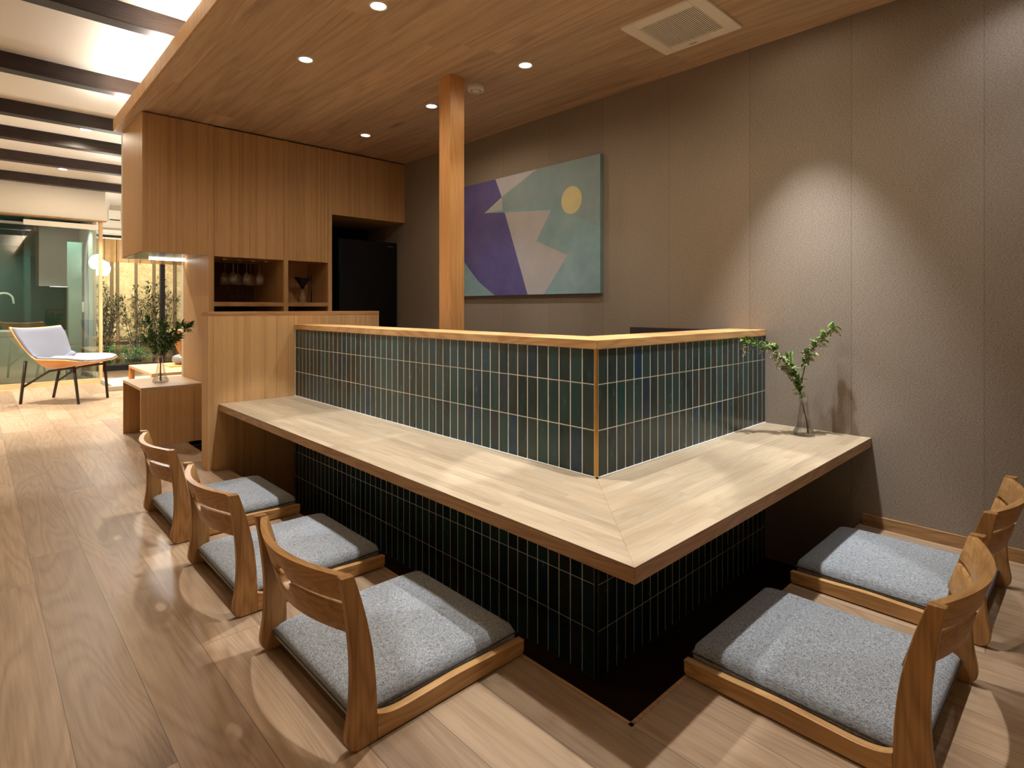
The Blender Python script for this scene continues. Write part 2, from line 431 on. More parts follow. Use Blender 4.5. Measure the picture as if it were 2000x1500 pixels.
# timber pillar
tag(MB().box(1.990, 2.095, 2.576, 2.681, ZPIT, ZC).build('timber_pillar', M['pillar'], bevel=.003), 'square light timber pillar rising behind the tiled bar to the ceiling', 'pillar')

# ---------------------------------------------------------------- partition and kitchen cabinets
r = empty('half_height_partition', (1.023, YL, ZPIT), 0, 'oak half-height partition closing the far end of the counter', 'partition')
def W(o): return o
o = MB().box(0, 1.161, .0005, .127, 0, .93 - ZPIT).build('panel', M['cab'], r)
MB().box(-.001, 1.162, -.001, .128, .93 - ZPIT, .955 - ZPIT).build('top_rail', M['cab_x'], r, bevel=.001)

def cabinet(name, loc, label): return empty(name, loc, 0, label, 'cabinet')
# overhanging cupboard at the left
c = cabinet('overhanging_cupboard', (.835, YK, 1.362), 'oak wall cupboard overhanging at the left end of the kitchen')
MB().box(0, .417, .018, YKB - YK, .004, .955).build('body', M['cab'], c)
MB().box(0, .417, 0, .0175, 0, .949).build('front_panel', M['cab'], c)
MB().box(.004, .414, .004, YKB - YK - .004, 0.0, .0035).build('underside', plain('glossy_underside', srgb(150, 148, 138), .12, .6), c)
MB().box(.16, .41, .60, .62, -.009, -.0005).build('light_strip', M['led2'], c)
# tall oak unit with glass niche and coffee niche
c = cabinet('tall_kitchen_unit', (1.252, YK, 0), 'tall oak unit with cupboard doors above open niches')
D = YKB - YK
b = MB()
b.box(0, .035, 0, D, 0, 2.311).box(.548, .584, 0, D, .86, 2.311).box(.923, .958, 0, D, ZPIT, 2.311)
b.box(.035, .923, D - .015, D, .86, 2.3)
b.box(.035, .923, .02, D, 1.363, 1.38)
b.build('carcass', M['cab'], c)
MB().box(.035, .548, .02, D - .016, 2.28, 2.305).box(.584, .923, .02, D - .016, 2.28, 2.305).build('top_board', M['cab_x'], c)
for x0, x1 in ((.0365, .288), (.2895, .5465), (.5855, .9215)):
    MB().box(x0, x1, 0.002, .02, 1.358, 2.309).build('door', M['cab'], c, bevel=.0008)
for x0, x1, y1 in ((.035, .548, .654), (.584, .923, .42)):
    MB().box(x0, x1, .002, y1, .990, 1.022).build('shelf', M['cab_x'], c, bevel=.001)
MB().box(.035, .548, .655, .67, .86, 1.363).build('niche_back', wood('shaded_niche_back', srgb(92, 56, 36), srgb(58, 34, 22), 'Z', .6), c)  # shade inside the glass niche is put into this darker wood
MB().box(.584, .923, .40, .415, 1.022, 1.363).build('niche_back', M['cab'], c)
MB().box(.035, .923, .03, .6, .84, .86).build('worktop', M['board'], c)
MB().box(.035, .923, .05, .6, 0, .84).build('base_cupboard', M['cab'], c)
# cupboard above the fridge
c = cabinet('fridge_top_cupboard', (2.212, YK, 1.768), 'oak cupboard with two doors above the dark fridge recess')
MB().box(0, XW - 2.212 - .002, .0205, D, 0.005, .54).build('body', M['cab'], c)
for x0, x1 in ((.0005, .360), (.3615, XW - 2.212 - .002)):
    MB().box(x0, x1, .002, .02, 0, .541).build('door', M['cab'], c, bevel=.0008)
# recess lining
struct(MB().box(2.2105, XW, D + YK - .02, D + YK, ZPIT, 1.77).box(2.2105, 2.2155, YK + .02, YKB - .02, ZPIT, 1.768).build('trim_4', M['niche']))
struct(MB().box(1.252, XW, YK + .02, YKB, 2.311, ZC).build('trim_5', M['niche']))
struct(MB().box(1.252, XW, YKB + .001, YKB + .05, 0, ZH).box(.835, 1.252, YKB + .001, YKB + .05, 1.36, ZF).build('wall_kitchen', M['plaster']))
# fridge
c = empty('refrigerator', (2.335, 4.60, ZPIT), 0, 'black glass-fronted refrigerator standing in the dark recess', 'refrigerator')
hF = 1.589 - ZPIT
MB().box(0, .585, .022, .55, .0, hF - .002).build('body', M['black'], c, bevel=.004)
MB().box(0, .585, 0, .02, .72, hF).build('door', M['fridge'], c, bevel=.003)
MB().box(0, .585, 0, .02, .02, .712).build('door', M['fridge'], c, bevel=.003)
MB().box(.478, .548, -.0014, -.0002, hF - .043, hF - .035).build('silver_badge', plain('silver_print', srgb(104, 100, 98), .4, .5), c)
# wall-mounted dark board behind the short arm
tag(MB().box(XW - .03, XW - .001, 1.385, 1.985, .30, .862).build('dark_splash_panel', M['board'], bevel=.001), 'dark flat panel against the brown wall behind the bar', 'panel')

# hanging glasses
c = empty('stemware_rack', (1.40, YK, 1.358), 0, 'chrome wire rack under the cupboard holding wine glasses', 'rack')
for i in range(4):
    x = i * .103 - .02
    MB().tube([(x - .018, .05, -.001), (x - .018, .05, -.016), (x + .012, .05, -.018), (x + .018, .05, -.012), (x + .012, .34, -.016), (x - .018, .34, -.014), (x - .018, .34, -.001)], .0022, 6).build('wire', M['chrome'], c)
def wineglass(loc, label, group):
    r = empty('wine_glass', loc, 0, label, 'wine glass', group)
    # hanging upside down: foot at z = 0, rim below
    pr = [(.032, 0), (.031, -.003), (.006, -.006), (.0035, -.015), (.0035, -.085), (.010, -.093), (.027, -.108), (.036, -.130), (.037, -.150), (.031, -.185),
          (.030, -.185), (.0358, -.150), (.0348, -.131), (.026, -.110), (.009, -.096), (.001, -.094)]
    MB().lathe(pr, seg=24, cap0=True).build('bowl', M['glass'], r)
    return r
k = 0
for j, yy in enumerate((.10, .24)):
    for i in range(3):
        pos = ['left', 'middle', 'right'][i]
        wineglass((1.452 + i * .098 - j * .02, YK + yy, 1.343), 'wine glass hanging upside down in the niche, %s of the %s row' % (pos, ['front', 'back'][j]), 'wine glasses hanging in the niche')
# coffee dripper
c = empty('coffee_dripper_stand', (2.035, 4.65, 1.022), 0, 'black coffee dripper on a thin stand in the right niche', 'coffee maker')
MB().lathe([(.001, .118), (.014, .118), (.018, .135), (.066, .205), (.068, .212), (.064, .212), (.015, .14)], (-.01, 0, 0), 28, cap0=False).build('dripper_cone', M['black'], c)
MB().tube([(.068, 0, 0), (.068, 0, .225)], .005, 8).tube([(-.01, .0, .19), (.075, 0, .19)], .004, 8).build('stand', M['black'], c)
MB().box(.055, .09, -.05, .05, 0, .006).build('base_plate', M['black'], c)
MB().lathe([(.068, 0), (.068, .01)], (.068, 0, .18), 12, cap0=False) .bm.free()
s = empty('glass_server', (2.025, 4.65, 1.0221), 0, 'clear glass coffee server standing under the black dripper', 'coffee server')
MB().lathe([(.040, 0), (.042, .01), (.040, .05), (.028, .085), (.027, .112), (.030, .116), (.0285, .116), (.0255, .112), (.0265, .085), (.038, .05), (.040, .012), (.001, .004)], seg=28).build('vessel', M['glass'], s)

# ---------------------------------------------------------------- tiled bar wall (L shaped)
TW, E1, GR = .0536, .0134, .0036
bar = empty('tiled_bar_wall', (XT, YT, ZPIT), 0, 'L-shaped bar wall clad in dark green and brown upright tiles with an oak cap', 'bar wall')
off = Vector((XT, YT, ZPIT))
TH = .006
b = MB()
TG = .0009
poly = [(TG, TG), (XW - XT - .002, TG), (XW - XT - .002, .17), (.17, .17), (.17, YL - YT - .002), (TG, YL - YT - .002)]
b.prism(poly, 'Z', 0, ZCAP - ZPIT)
b.build('core', M['groutlight'], bar)
rows = [(0.0, .1595), (.16, .3195), (.3205, .4795), (.4805, .64)]
z = ZPIT
zr_low = [(-.289, -.1305), (-.1285, .0295), (.0315, .1895), (.1915, .356)]
zr_up = [(.401, .5575), (.5605, .7150), (.7180, ZCAP - .001)]
import itertools
b = MB()
def tilebox(x0, x1, y0, y1, z0, z1, n):
    # slightly pillowed glazed tile: box with chamfered visible face
    e = .0012
    if n == 'x':   # face looks toward -X, back at x1
        A = [(x1, y0, z0), (x1, y1, z0), (x1, y1, z1), (x1, y0, z1)]
        B = [(x0 + e, y0, z0), (x0 + e, y1, z0), (x0 + e, y1, z1), (x0 + e, y0, z1)]
        Cc = [(x0, y0 + e, z0 + e), (x0, y1 - e, z0 + e), (x0, y1 - e, z1 - e), (x0, y0 + e, z1 - e)]
    else:
        A = [(x0, y1, z0), (x1, y1, z0), (x1, y1, z1), (x0, y1, z1)]
        B = [(x0, y0 + e, z0), (x1, y0 + e, z0), (x1, y0 + e, z1), (x0, y0 + e, z1)]
        Cc = [(x0 + e, y0, z0 + e), (x1 - e, y0, z0 + e), (x1 - e, y0, z1 - e), (x0 + e, y0, z1 - e)]
    V = [[b.bm.verts.new(Vector(p) - off) for p in L] for L in (A, B, Cc)]
    for L0, L1 in ((V[0], V[1]), (V[1], V[2])):
        for i in range(4): b.bm.faces.new((L0[i], L0[(i + 1) % 4], L1[(i + 1) % 4], L1[i]))
    b.bm.faces.new(V[2])
for z0, z1 in zr_low + zr_up:
    y = YT + E1
    while y < YL - .004:
        y1 = min(y + TW - GR, YL - .002)
        tilebox(XT, XT + TH, y, y1, z0, z1, 'x'); y += TW
    x = XT + .005 + .004
    while x < XW - .004:
        x1 = min(x + TW - GR, XW - .002)
        tilebox(x, x1, YT, YT + TH, z0, z1, 'y'); x += TW
b.build('tile_cladding', M['tile'], bar)
zt = ZTOP + .002 - ZPIT
MB().box(-.001, .0065, -.001, .0115, zt, ZCAP - ZPIT).build('corner_trim', M['brass'], bar, bevel=.0015)
MB().box(-.001, .0065, -.001, .0115, 0, .356 - ZPIT).build('corner_trim', M['black'], bar, bevel=.0015)
# pale sealant line along the counter
MB().box(-.004, .004, -.004, YL - YT - .002, zt - .0018, zt + .002).box(-.004, XW - XT - .002, -.004, .004, zt - .0018, zt + .002).build('sealant_line', M['groutlight'], bar)
# end trims
MB().box(-.0005, .006, YL - YT - .0105, YL - YT - .002, zt, ZCAP - ZPIT).build('end_trim', M['groutlight'], bar)
zc0, zc1 = ZCAP - ZPIT + .0005, .869 - ZPIT
CW = .19; ov = -.004
pA = [(ov, ov), (CW, CW), (CW, YL - YT - .001), (ov, YL - YT - .001)]
pB = [(ov, ov), (XW - XT - .001, ov), (XW - XT - .001, CW), (CW, CW)]
b = MB(); b.prism(pA, 'Z', zc0, zc1, 0); b.prism(pB, 'Z', zc0, zc1, 1)
b.build('cap_rail', [wood('cap_long', srgb(226, 180, 120), srgb(172, 118, 66), 'Y', .4, ring=12, low=2), wood('cap_short', srgb(226, 180, 120), srgb(172, 118, 66), 'X', .4, ring=12, low=2)], bar, bevel=.0015)

# ---------------------------------------------------------------- counter
ct = empty('counter_top', (XC, YC, ZTOP), 0, 'low L-shaped oak counter running in front of the tiled bar wall', 'counter')
TK = .040
def slab(z0, z1, mats, name, inset=0.0):
    b = MB()
    i = inset
    pA = [(i, i), (XT - XC - .001, YT - YC - .001), (XT - XC - .001, YL - YC - .001), (i, YL - YC - .001)]
    pB = [(i, i), (XW - XC - .001, i), (XW - XC - .001, YT - YC - .001), (XT - XC - .001, YT - YC - .001)]
    b.prism(pA, 'Z', z0, z1, 0); b.prism(pB, 'Z', z0, z1, 1)
    return b.build(name, mats, ct, bevel=.0012)
slab(-.003, 0, [M['top_y'], M['top_x']], 'surface')
slab(-TK, -.0031, [M['edge_y'], M['edge_x']], 'edge_band')

# ---------------------------------------------------------------- legless chairs (origin: middle of rear edge on the floor, +x forward)
def make_chair():
    r = empty('legless_floor_chair', (0, 0, 0))
    HW = .264; T = .022
    # post profile (x,z)
    front = [(.064, .002), (.064, .080), (.060, .153), (.050, .229), (.030, .316), (.006, .392)]
    back = [(-.026, .394), (-.016, .349), (-.004, .263), (.002, .179), (-.001, .098), (-.010, .036), (-.002, .012), (.012, .002)]
    def smooth(pts, n=4):
        out = []
        for i in range(len(pts) - 1):
            p0 = pts[max(i - 1, 0)]; p1 = pts[i]; p2 = pts[i + 1]; p3 = pts[min(i + 2, len(pts) - 1)]
            for k in range(n):
                t = k / n
                out.append(tuple(.5 * ((2 * p1[a]) + (-p0[a] + p2[a]) * t + (2 * p0[a] - 5 * p1[a] + 4 * p2[a] - p3[a]) * t * t + (-p0[a] + 3 * p1[a] - 3 * p2[a] + p3[a]) * t ** 3) for a in (0, 1)))
        out.append(pts[-1]); return out
    prof = smooth(front) + smooth(back)
    for sgn in (-1, 1):
        y0, y1 = (sgn * HW, sgn * (HW - T))
        MB().prism(prof, 'Y', min(y0, y1), max(y0, y1)).build('back_post', M['chair_z'], r, bevel=.0025)
        top = [(.0645, .062), (.09, .0515), (.13, .0465), (.19, .0475), (.30, .0495), (.42, .045), (.525, .0425), (.533, .036)]
        rail = [(.0645, .004)] + smooth(top, 4) + [(.533, .010), (.528, .004)]
        MB().prism(rail, 'Y', min(y0, y1), max(y0, y1)).build('side_rail', M['chair_x'], r, bevel=.002)
    # slats
    hw = HW - T
    def plan(s):   # rearward bulge
        return -.058 * max(0.0, math.cos(s / hw * PI / 2)) ** .9
    def slat(zlo, zhi, name, holes):
        n = 64; ss = [(-1 + 2 * i / n) * hw for i in range(n + 1)]
        ext = []
        for h in holes: ext += [h * .9995]
        ss = sorted(ss + [-.033, .033, -.0328, .0328, -.031, .031, -.027, .027, -.02, .02])
        b = MB(); bm = b.bm; th = .019
        rows_ = []
        for s in ss:
            a, c_ = zlo(s), zhi(s)
            def X(z, back): return plan(s) + .053 - .30 * (z - .22) * 1.0 - (th if back else 0) + .006 * (1 if s else 1)
            rows_.append([bm.verts.new((X(a, 0), s, a)), bm.verts.new((X(c_, 0), s, c_)), bm.verts.new((X(c_, 1), s, c_)), bm.verts.new((X(a, 1), s, a))])
        for A, B in zip(rows_, rows_[1:]):
            for i in range(4):
                f = bm.faces.new((A[i], B[i], B[(i + 1) % 4], A[(i + 1) % 4])); f.smooth = i in (0, 2)
        bm.faces.new(rows_[0]); bm.faces.new(rows_[-1][::-1])
        return b.build(name, M['chair_y'], r, bevel=.0015)
    zs = .316; R = .033
    cut = lambda s: math.sqrt(max(0, R * R - s * s))
    slat(lambda s: zs + max(.0065, cut(s)), lambda s: .388, 'upper_back_slat', [])
    slat(lambda s: .238 - .0 * s, lambda s: zs - max(.0065, cut(s)), 'lower_back_slat', [])
    # seat board and cushion
    MB().box(.050, .515, -hw + .0005, hw - .0005, .012, .026).build('seat_board', M['chair_x'], r, bevel=.002)
    b = MB()
    x0, x1, y0 = .022, .524, hw - .0025
    zb, zt_ = .0265, .086
    n = 22; m = 20
    def cush(u, v):
        # closed tube-like superellipse section along y
        y = (v * 2 - 1) * y0
        a = u * 2 * PI
        p = .28
        cx, cz = (x0 + x1) / 2, (zb + zt_) / 2
        ex = math.copysign(abs(math.cos(a)) ** p, math.cos(a)); ez = math.copysign(abs(math.sin(a)) ** (.5), math.sin(a))
        fy = 1 - max(0, abs(v * 2 - 1) - .93) / .07 * .0
        X = cx + ex * (x1 - x0) / 2; Z = cz + ez * (zt_ - zb) / 2
        tt = min(1, (1 - abs(v * 2 - 1)) / .07); k_ = math.sqrt(1 - (1 - tt) ** 2)
        if ez > 0: Z = cz + (Z - cz) * (.35 + .65 * k_) + .006 * math.sin(v * PI) * ez * (1 - abs(ex) ** 3)
        X = cx + (X - cx) * (.985 + .015 * k_)
        return (X, y, Z)
    b.grid(cush, 64, 24)
    bmesh.ops.remove_doubles(b.bm, verts=b.bm.verts, dist=1e-5)
    be = [e for e in b.bm.edges if e.is_boundary]
    bmesh.ops.holes_fill(b.bm, edges=be, sides=0)
    q = b.build('seat_cushion', M['fabric'], r)
    ps = [(x0 - .001, -y0 - .0012), (x1 + .001, -y0 - .0012), (x1 + .001, y0 + .0012), (x0 - .001, y0 + .0012)]
    MB().tube([(x, y, .056) for x, y in ps], .0019, 6, closed=True).build('piping', plain('dark_piping', srgb(52, 46, 44), .9), q)
    return r

def copy_tree(o, parent=None):
    c = o.copy(); C.objects.link(c)
    if parent is not None: c.parent = parent
    for ch in [x for x in bpy.data.objects if x.parent == o]: copy_tree(ch, c)
    return c

cg = 'legless oak floor chairs along the counter'
chair = make_chair()
spots_ = [((.603, 1.394), 0, 'legless oak floor chair with grey cushion in the left foreground, nearest of the row'),
          ((.603, 2.135), 0, 'legless oak floor chair with grey cushion, middle of the three left of the counter'),
          ((.603, 2.898), 0, 'legless oak floor chair with grey cushion, farthest of the left row beside the side table'),
          ((1.645, .240), PI / 2, 'legless oak floor chair in the right foreground, the larger of the two on the right'),
          ((2.384, .240), PI / 2, 'legless oak floor chair with grey cushion beside the brown wall and baseboard')]
for i, ((x, y), a, lb) in enumerate(spots_):
    o = chair if i == 0 else copy_tree(chair)
    o.location = (x, y, 0); o.rotation_euler = (0, 0, a); tag(o, lb, 'floor chair', cg)

# ---------------------------------------------------------------- ceiling vent, smoke detector
v = empty('ceiling_vent', (2.46, 1.39, ZC), 0, 'square cream ventilation grille in the oak ceiling', 'ceiling vent')
a = .203; g_ = .143
b = MB()
b.box(-a, a, -a, -g_, -.014, 0).box(-a, a, g_, a, -.014, 0).box(-a, -g_, -g_, g_, -.014, 0).box(g_, a, -g_, g_, -.014, 0)
b.build('frame', M['vent'], v, bevel=.003)
MB().box(-g_, g_, -g_, g_, -.003, -.001).build('backing', plain('dark_duct', srgb(30, 22, 16), .9), v)
b = MB()
n = 30
for i in range(n):
    y = -g_ + (i + .5) * 2 * g_ / n
    b.box(-g_, g_, y - .0029, y + .0029, -.0125, -.0112)
b.build('grille_slats', M['vent'], v)
MB().box(.172, .179, .015, .055, -.0144, -.0139).build('maker_mark', plain('grey_print', srgb(150, 130, 104), .6), v)
s = empty('smoke_detector', (2.22, 2.62, ZC), 0, 'round cream smoke detector on the ceiling right of the pillar', 'smoke detector')
MB().lathe([(.050, 0), (.050, -.022), (.046, -.030), (.001, -.031)], seg=32, cap0=True).build('housing', M['vent'], s)
b = MB()
for i in range(12):
    a_ = i * PI / 6
    b.tube([(.022 * math.cos(a_), .022 * math.sin(a_), -.0305), (.038 * math.cos(a_), .038 * math.sin(a_), -.0305)], .0016, 6)
b.build('slots', M['legs'], s)

# ---------------------------------------------------------------- painting
def paintmat(name, c, c2):
    k = NT(name); n = k.noise(k.obj(), 6, 4, .65)
    return k.out(k.mix(k.math('MULTIPLY', k.math('SUBTRACT', n, .3), 1.8), c, c2), .8, spec=.2)
pt = empty('abstract_painting', (XW - .001, 2.205, 1.072), 0, 'unframed abstract canvas with violet, grey and teal shapes and a pale yellow disc', 'painting')
MB().box(-.034, 0, 0, 1.43, 0, .886).build('canvas', paintmat('teal_paint', srgb(122, 152, 156), srgb(148, 168, 170)), pt, bevel=.001)
def patch(pts, mat, name, t, label):
    # pts in (wall Y, Z)
    b = MB(); b.prism([(y - 2.205, z - 1.072) for y, z in pts], 'X', -.0342 - t, -.0341)
    o = b.build(name, mat, pt); o['label'] = label; return o
T0, T1, Z0, Z1 = 2.206, 3.634, 1.073, 1.957
arc = [(3.197, Z0)] + [(3.197 + .37 * t, Z0 + .28 * t ** 1.5) for t in (.2, .4, .6, .8, 1)]
patch([(T1, Z1), (3.192, Z1), (3.122, 1.812), (3.319, 1.715), (3.089, 1.692), (2.849, Z0), (3.197, Z0), (3.28, 1.12), (3.38, 1.18), (3.48, 1.265), (3.563, 1.345), (T1, 1.42)],
      paintmat('violet_paint', srgb(88, 80, 128), srgb(108, 98, 146)), 'violet_shape', .0004, 'violet painted area')
patch([(3.192, Z1), (2.759, Z1), (3.122, 1.812)], paintmat('grey_paint', srgb(172, 168, 174), srgb(186, 180, 182)), 'grey_wedge', .0004, 'grey painted wedge')
patch([(3.122, 1.812), (3.319, 1.712), (3.112, 1.712)], paintmat('grey_paint', srgb(164, 166, 160), srgb(182, 178, 174)), 'grey_tip', .0006, 'grey painted tip')
patch([(3.089, 1.692), (2.621, 1.652), (2.763, 1.447), (2.472, 1.332), (2.688, Z0), (2.849, Z0)], paintmat('warm_grey_paint', srgb(166, 162, 162), srgb(180, 174, 174)), 'warm_grey_shape', .0004, 'warm grey painted area')
patch([(3.122, 1.812), (2.759, Z1), (T0, Z1), (T0, 1.50), (2.58, 1.66), (2.621, 1.70), (3.112, 1.708)], paintmat('green_grey_paint', srgb(126, 148, 150), srgb(146, 158, 160)), 'green_grey_shape', .0002, 'green grey painted area')
patch([(2.441 + .088 * math.cos(t * PI / 16), 1.695 + .092 * math.sin(t * PI / 16)) for t in range(32)], paintmat('ochre_paint', srgb(208, 196, 144), srgb(188, 178, 140)), 'yellow_disc', .0006, 'pale yellow disc')

# ---------------------------------------------------------------- plants in vases
def leaf(bm, p, d, size, wid=.38, mat=0, droop=.25):
    d = Vector(d).normalized()
    sd = d.cross(Vector((random.uniform(-.4, .4), random.uniform(-.4, .4), 1)))
    if sd.length < .1: sd = d.orthogonal()
    sd.normalize(); nrm = sd.cross(d).normalized()
    p = Vector(p); L = size; Wd = size * wid / 2
    st = [(0, 0), (.25, .75), (.5, 1), (.78, .62), (1, 0)]
    prev = None
    mid = [bm.verts.new(p + d * L * t - nrm * L * droop * t * t) for t, _ in st]
    for sg in (-1, 1):
        edge = [mid[0]] + [bm.verts.new(p + d * L * t + sd * sg * Wd * w_ + nrm * (Wd * .35 * w_ - L * droop * t * t)) for t, w_ in st[1:-1]] + [mid[-1]]
        for i in range(len(st) - 1):
            vs = [mid[i], mid[i + 1], edge[i + 1], edge[i]]
            u = []
            for x in vs:
                if x not in u: u.append(x)
            if len(u) >= 3:
                try:
                    f = bm.faces.new(u); f.smooth = True; f.material_index = mat
                except ValueError: pass

def rdir(base, sp):
    return (Vector(base) + Vector((random.gauss(0, sp), random.gauss(0, sp), random.gauss(0, sp)))).normalized()

def along(path, t):
    n = len(path) - 1; i = min(int(t * n), n - 1); f = t * n - i
    return Vector(path[i]).lerp(Vector(path[i + 1]), f), (Vector(path[i + 1]) - Vector(path[i])).normalized()

R_ = Vector((.73, -.684, 0))      # horizontal direction
Dp = Vector((.684, .73, 0))
def vase(loc, label, h=.18, rb=.046, rn=.0165):
    v = empty('glass_vase', loc, 0, label, 'vase')
    pr = [(rb * .9, 0), (rb, .004), (rb, .014), (rb * .93, .020), (rb * .70, h * .22), (rb * .5, h * .5), (rn * 1.05, h * .8), (rn * 1.15, h), (rn * 1.05, h), (rn * .95, h * .8),
          (rb * .5 - .002, h * .5), (rb * .70 - .002, h * .22), (rb * .93 - .002, .021), (rb - .003, .014), (rb * .8, .007), (.001, .007)]
    MB().lathe(pr, seg=32).build('vessel', M['glass'], v)
    return v
vase((2.769, .952, ZTOP), 'small clear glass vase on the counter end beside the brown wall')
br = empty('leafy_branch', (2.769, .952, ZTOP + .009), 0, 'forked green branch with pale blossom spikes in the counter vase', 'branch')
def P(a, z, dd=0): return R_ * a + Dp * dd + Vector((0, 0, z))
trunk = [P(.020, 0), P(.012, .06), P(.0, .11), P(-.012, .165), P(-.018, .20)]
left_b = [trunk[-1], P(-.06, .285, -.01), P(-.10, .345, .0), P(-.14, .39, .01), P(-.20, .405, .02), P(-.262, .415, .02)]
right_b = [trunk[-1], P(.004, .30, .0), P(.02, .37, .0), P(.06, .405, -.01), P(.09, .455, -.02), P(.125, .485, -.02)]
mid_b = [P(-.012, .165), P(-.035, .24, .01), P(-.05, .30, .02), P(-.065, .35, .02)]
b = MB(); b.tube(trunk, .0032, 7, r1=.0026).tube(left_b, .0022, 6, r1=.001).tube(right_b, .0022, 6, r1=.001).tube(mid_b, .0018, 6, r1=.0008)
b.build('stem', M['stem'], br)
b = MB(); f2 = MB()
for path, n, t0 in ((left_b, 95, .0), (right_b, 70, .2), (mid_b, 45, .0)):
    for i in range(n):
        t = t0 + (1 - t0) * random.random(); p, d = along(path, t)
        leaf(b.bm, p + rdir((0, 0, 0), 1) * .012, rdir(d * .6 + Vector((0, 0, .2)), .75), random.uniform(.024, .044), .5)
    for i in range(n // 5):
        t = t0 + (1 - t0) * random.random(); p, d = along(path, t)
        d2 = rdir(d + Vector((0, 0, -.1)), .7)
        for q in range(10):
            pp = p + d2 * (.0042 * q) + Vector((0, 0, -.0003 * q * q))
            for _ in range(4): leaf(f2.bm, pp, rdir(d2 * .3, 1), .0105, .8)
for i in range(24):
    t = random.uniform(.55, 1); p, d = along([P(-.012, .15), P(-.03, .22), P(-.01, .26)], random.random())
    leaf(b.bm, p, rdir((0, 0, .2), 1), random.uniform(.02, .034), .5)
b.build('foliage', M['leaf'], br, norm=False); f2.build('blossoms', M['blossom'], br, norm=False)

# side table
st = empty('side_table', (.848, 4.60, 0), 0, 'low oak side table open at the side, beside the tall unit', 'side table')
MB().box(0, .401, 0, .645, .399, .419).build('top', wood('table_top', srgb(206, 178, 140), srgb(160, 124, 88), 'X', .4, ring=9), st, bevel=.001)
MB().box(0, .401, 0, .020, 0, .3985).box(.30, .401, .0, .02, ZPIT, 0).build('side_panel', M['cab'], st, bevel=.001)
MB().box(0, .401, .625, .645, 0, .3985).build('side_panel', M['cab'], st, bevel=.001)
vase((1.032, 4.90, .419), 'small clear glass vase on the oak side table', h=.20, rb=.055)
br2 = empty('leafy_branch', (1.032, 4.90, .428), 0, 'bushy dark green branches in the side table vase', 'branch')
b = MB(); f2 = MB()
tips = [(-.10, .46, 0), (-.02, .44, .05), (.06, .40, -.05), (.17, .44, .0), (.22, .42, .02), (-.14, .30, .03), (.03, .34, .06), (-.05, .36, -.06), (.11, .33, .05)]
for a, z, dd in tips:
    path = [P(random.uniform(-.008, .008), .0), P(random.uniform(-.006, .006), .14), P(a * .35, .14 + (z - .14) * .45, dd * .4), P(a * .8, .14 + (z - .14) * .85, dd * .8), P(a, z, dd)]
    b.tube(path, .0026, 6, r1=.001)
    for i in range(64):
        p, d = along(path, .42 + .58 * random.random())
        leaf(f2.bm, p, rdir(d * .7 + Vector((0, 0, .3)), .6), random.uniform(.035, .065), .36)
b.build('stem', M['stem'], br2); f2.build('foliage', M['leaf_dark'], br2, norm=False)

# ---------------------------------------------------------------- lounge chairs
def lounge():
    r = empty('lounge_chair')
    # local: +x forward, y across, z up ; footprint centre at origin
    prof = [(-.400, .785), (-.345, .66), (-.285, .535), (-.225, .41), (-.14, .345), (-.02, .352), (.10, .37), (.22, .392), (.31, .412), (.365, .425)]
    hw_ = [.325, .325, .30, .27, .285, .31, .33, .33, .30, .22]
    up_ = [.0, .015, .04, .085, .115, .105, .088, .062, .028, .0]
    fw_ = [.05, .06, .05, .04, .02, 0, 0, 0, -.01, -.04]
    def ev(arr, t):
        n = len(arr) - 1; i = min(int(t * n), n - 1); f = t * n - i
        f = f * f * (3 - 2 * f) * .35 + f * .65
        a, c_ = arr[i], arr[i + 1]
        if isinstance(a, tuple): return tuple(x + (y - x) * f for x, y in zip(a, c_))
        return a + (c_ - a) * f
    def shell(u, v, off=0.0, sh=1.0):
        x, z = ev(prof, u); h = ev(hw_, u) * sh; s = v * 2 - 1
        q = abs(s) ** 2.2
        return (x + ev(fw_, u) * q + off * .9 * (1 if u < .4 else .1), s * h, z + ev(up_, u) * q + off * (.2 if u < .35 else 1) - (.02 * (1 - q) if u < .02 else 0))
    b = MB(); b.grid(lambda u, v: shell(u, v), 36, 16)
    o = b.build('plywood_shell', M['ply'], r, norm=False); m = o.modifiers.new('thickness', 'SOLIDIFY'); m.thickness = .012; m.offset = 0
    b = MB(); b.grid(lambda u, v: shell(.015 + u * .40, v, .013, .95), 20, 16)
    o = b.build('back_pad', M['felt'], r, norm=False); m = o.modifiers.new('thickness', 'SOLIDIFY'); m.thickness = .02; m.offset = 0
    def padf(u, v):
        p = shell(.44 + u * .555, v, .016, .96); e = shell(.44 + u * .555, 1.0, .016, .96)
        q = abs(v * 2 - 1) ** 2
        return (p[0], p[1], p[2] * q + (e[2] - .012) * (1 - q))
    b = MB(); b.grid(padf, 20, 16)
    o = b.build('seat_pad', M['felt'], r, norm=False); m = o.modifiers.new('thickness', 'SOLIDIFY'); m.thickness = .02; m.offset = 0
    for sg in (-1, 1):
        y = sg * .21
        MB().tube([(-.335, y, 0), (-.262, y * 1.12, .44)], .0135, 8, r1=.015).build('leg', M['legs'], r)
        MB().tube([(.255, y, 0), (.215, y * 1.05, .385)], .0125, 8, r1=.015).build('leg', M['legs'], r)
        MB().tube([(-.31, y * 1.02, .17), (-.05, y * .95, .335), (.22, y, .372)], .011, 8).build('side_brace', M['legs'], r)
    return r
lg = 'low plywood lounge chairs'
a1 = math.atan2(-.684, .73)
l1 = lounge(); l1.location = (.735, 7.47, 0); l1.rotation_euler = (0, 0, a1)
tag(l1, 'wide plywood lounge chair with pale grey pads in front of the bathroom glass', 'lounge chair', lg)
l2 = copy_tree(l1); l2.location = (1.77, 5.98, 0); l2.rotation_euler = (0, 0, math.radians(60))
tag(l2, 'plywood lounge chair seen from behind, half hidden beside the tall oak unit', 'lounge chair', lg)

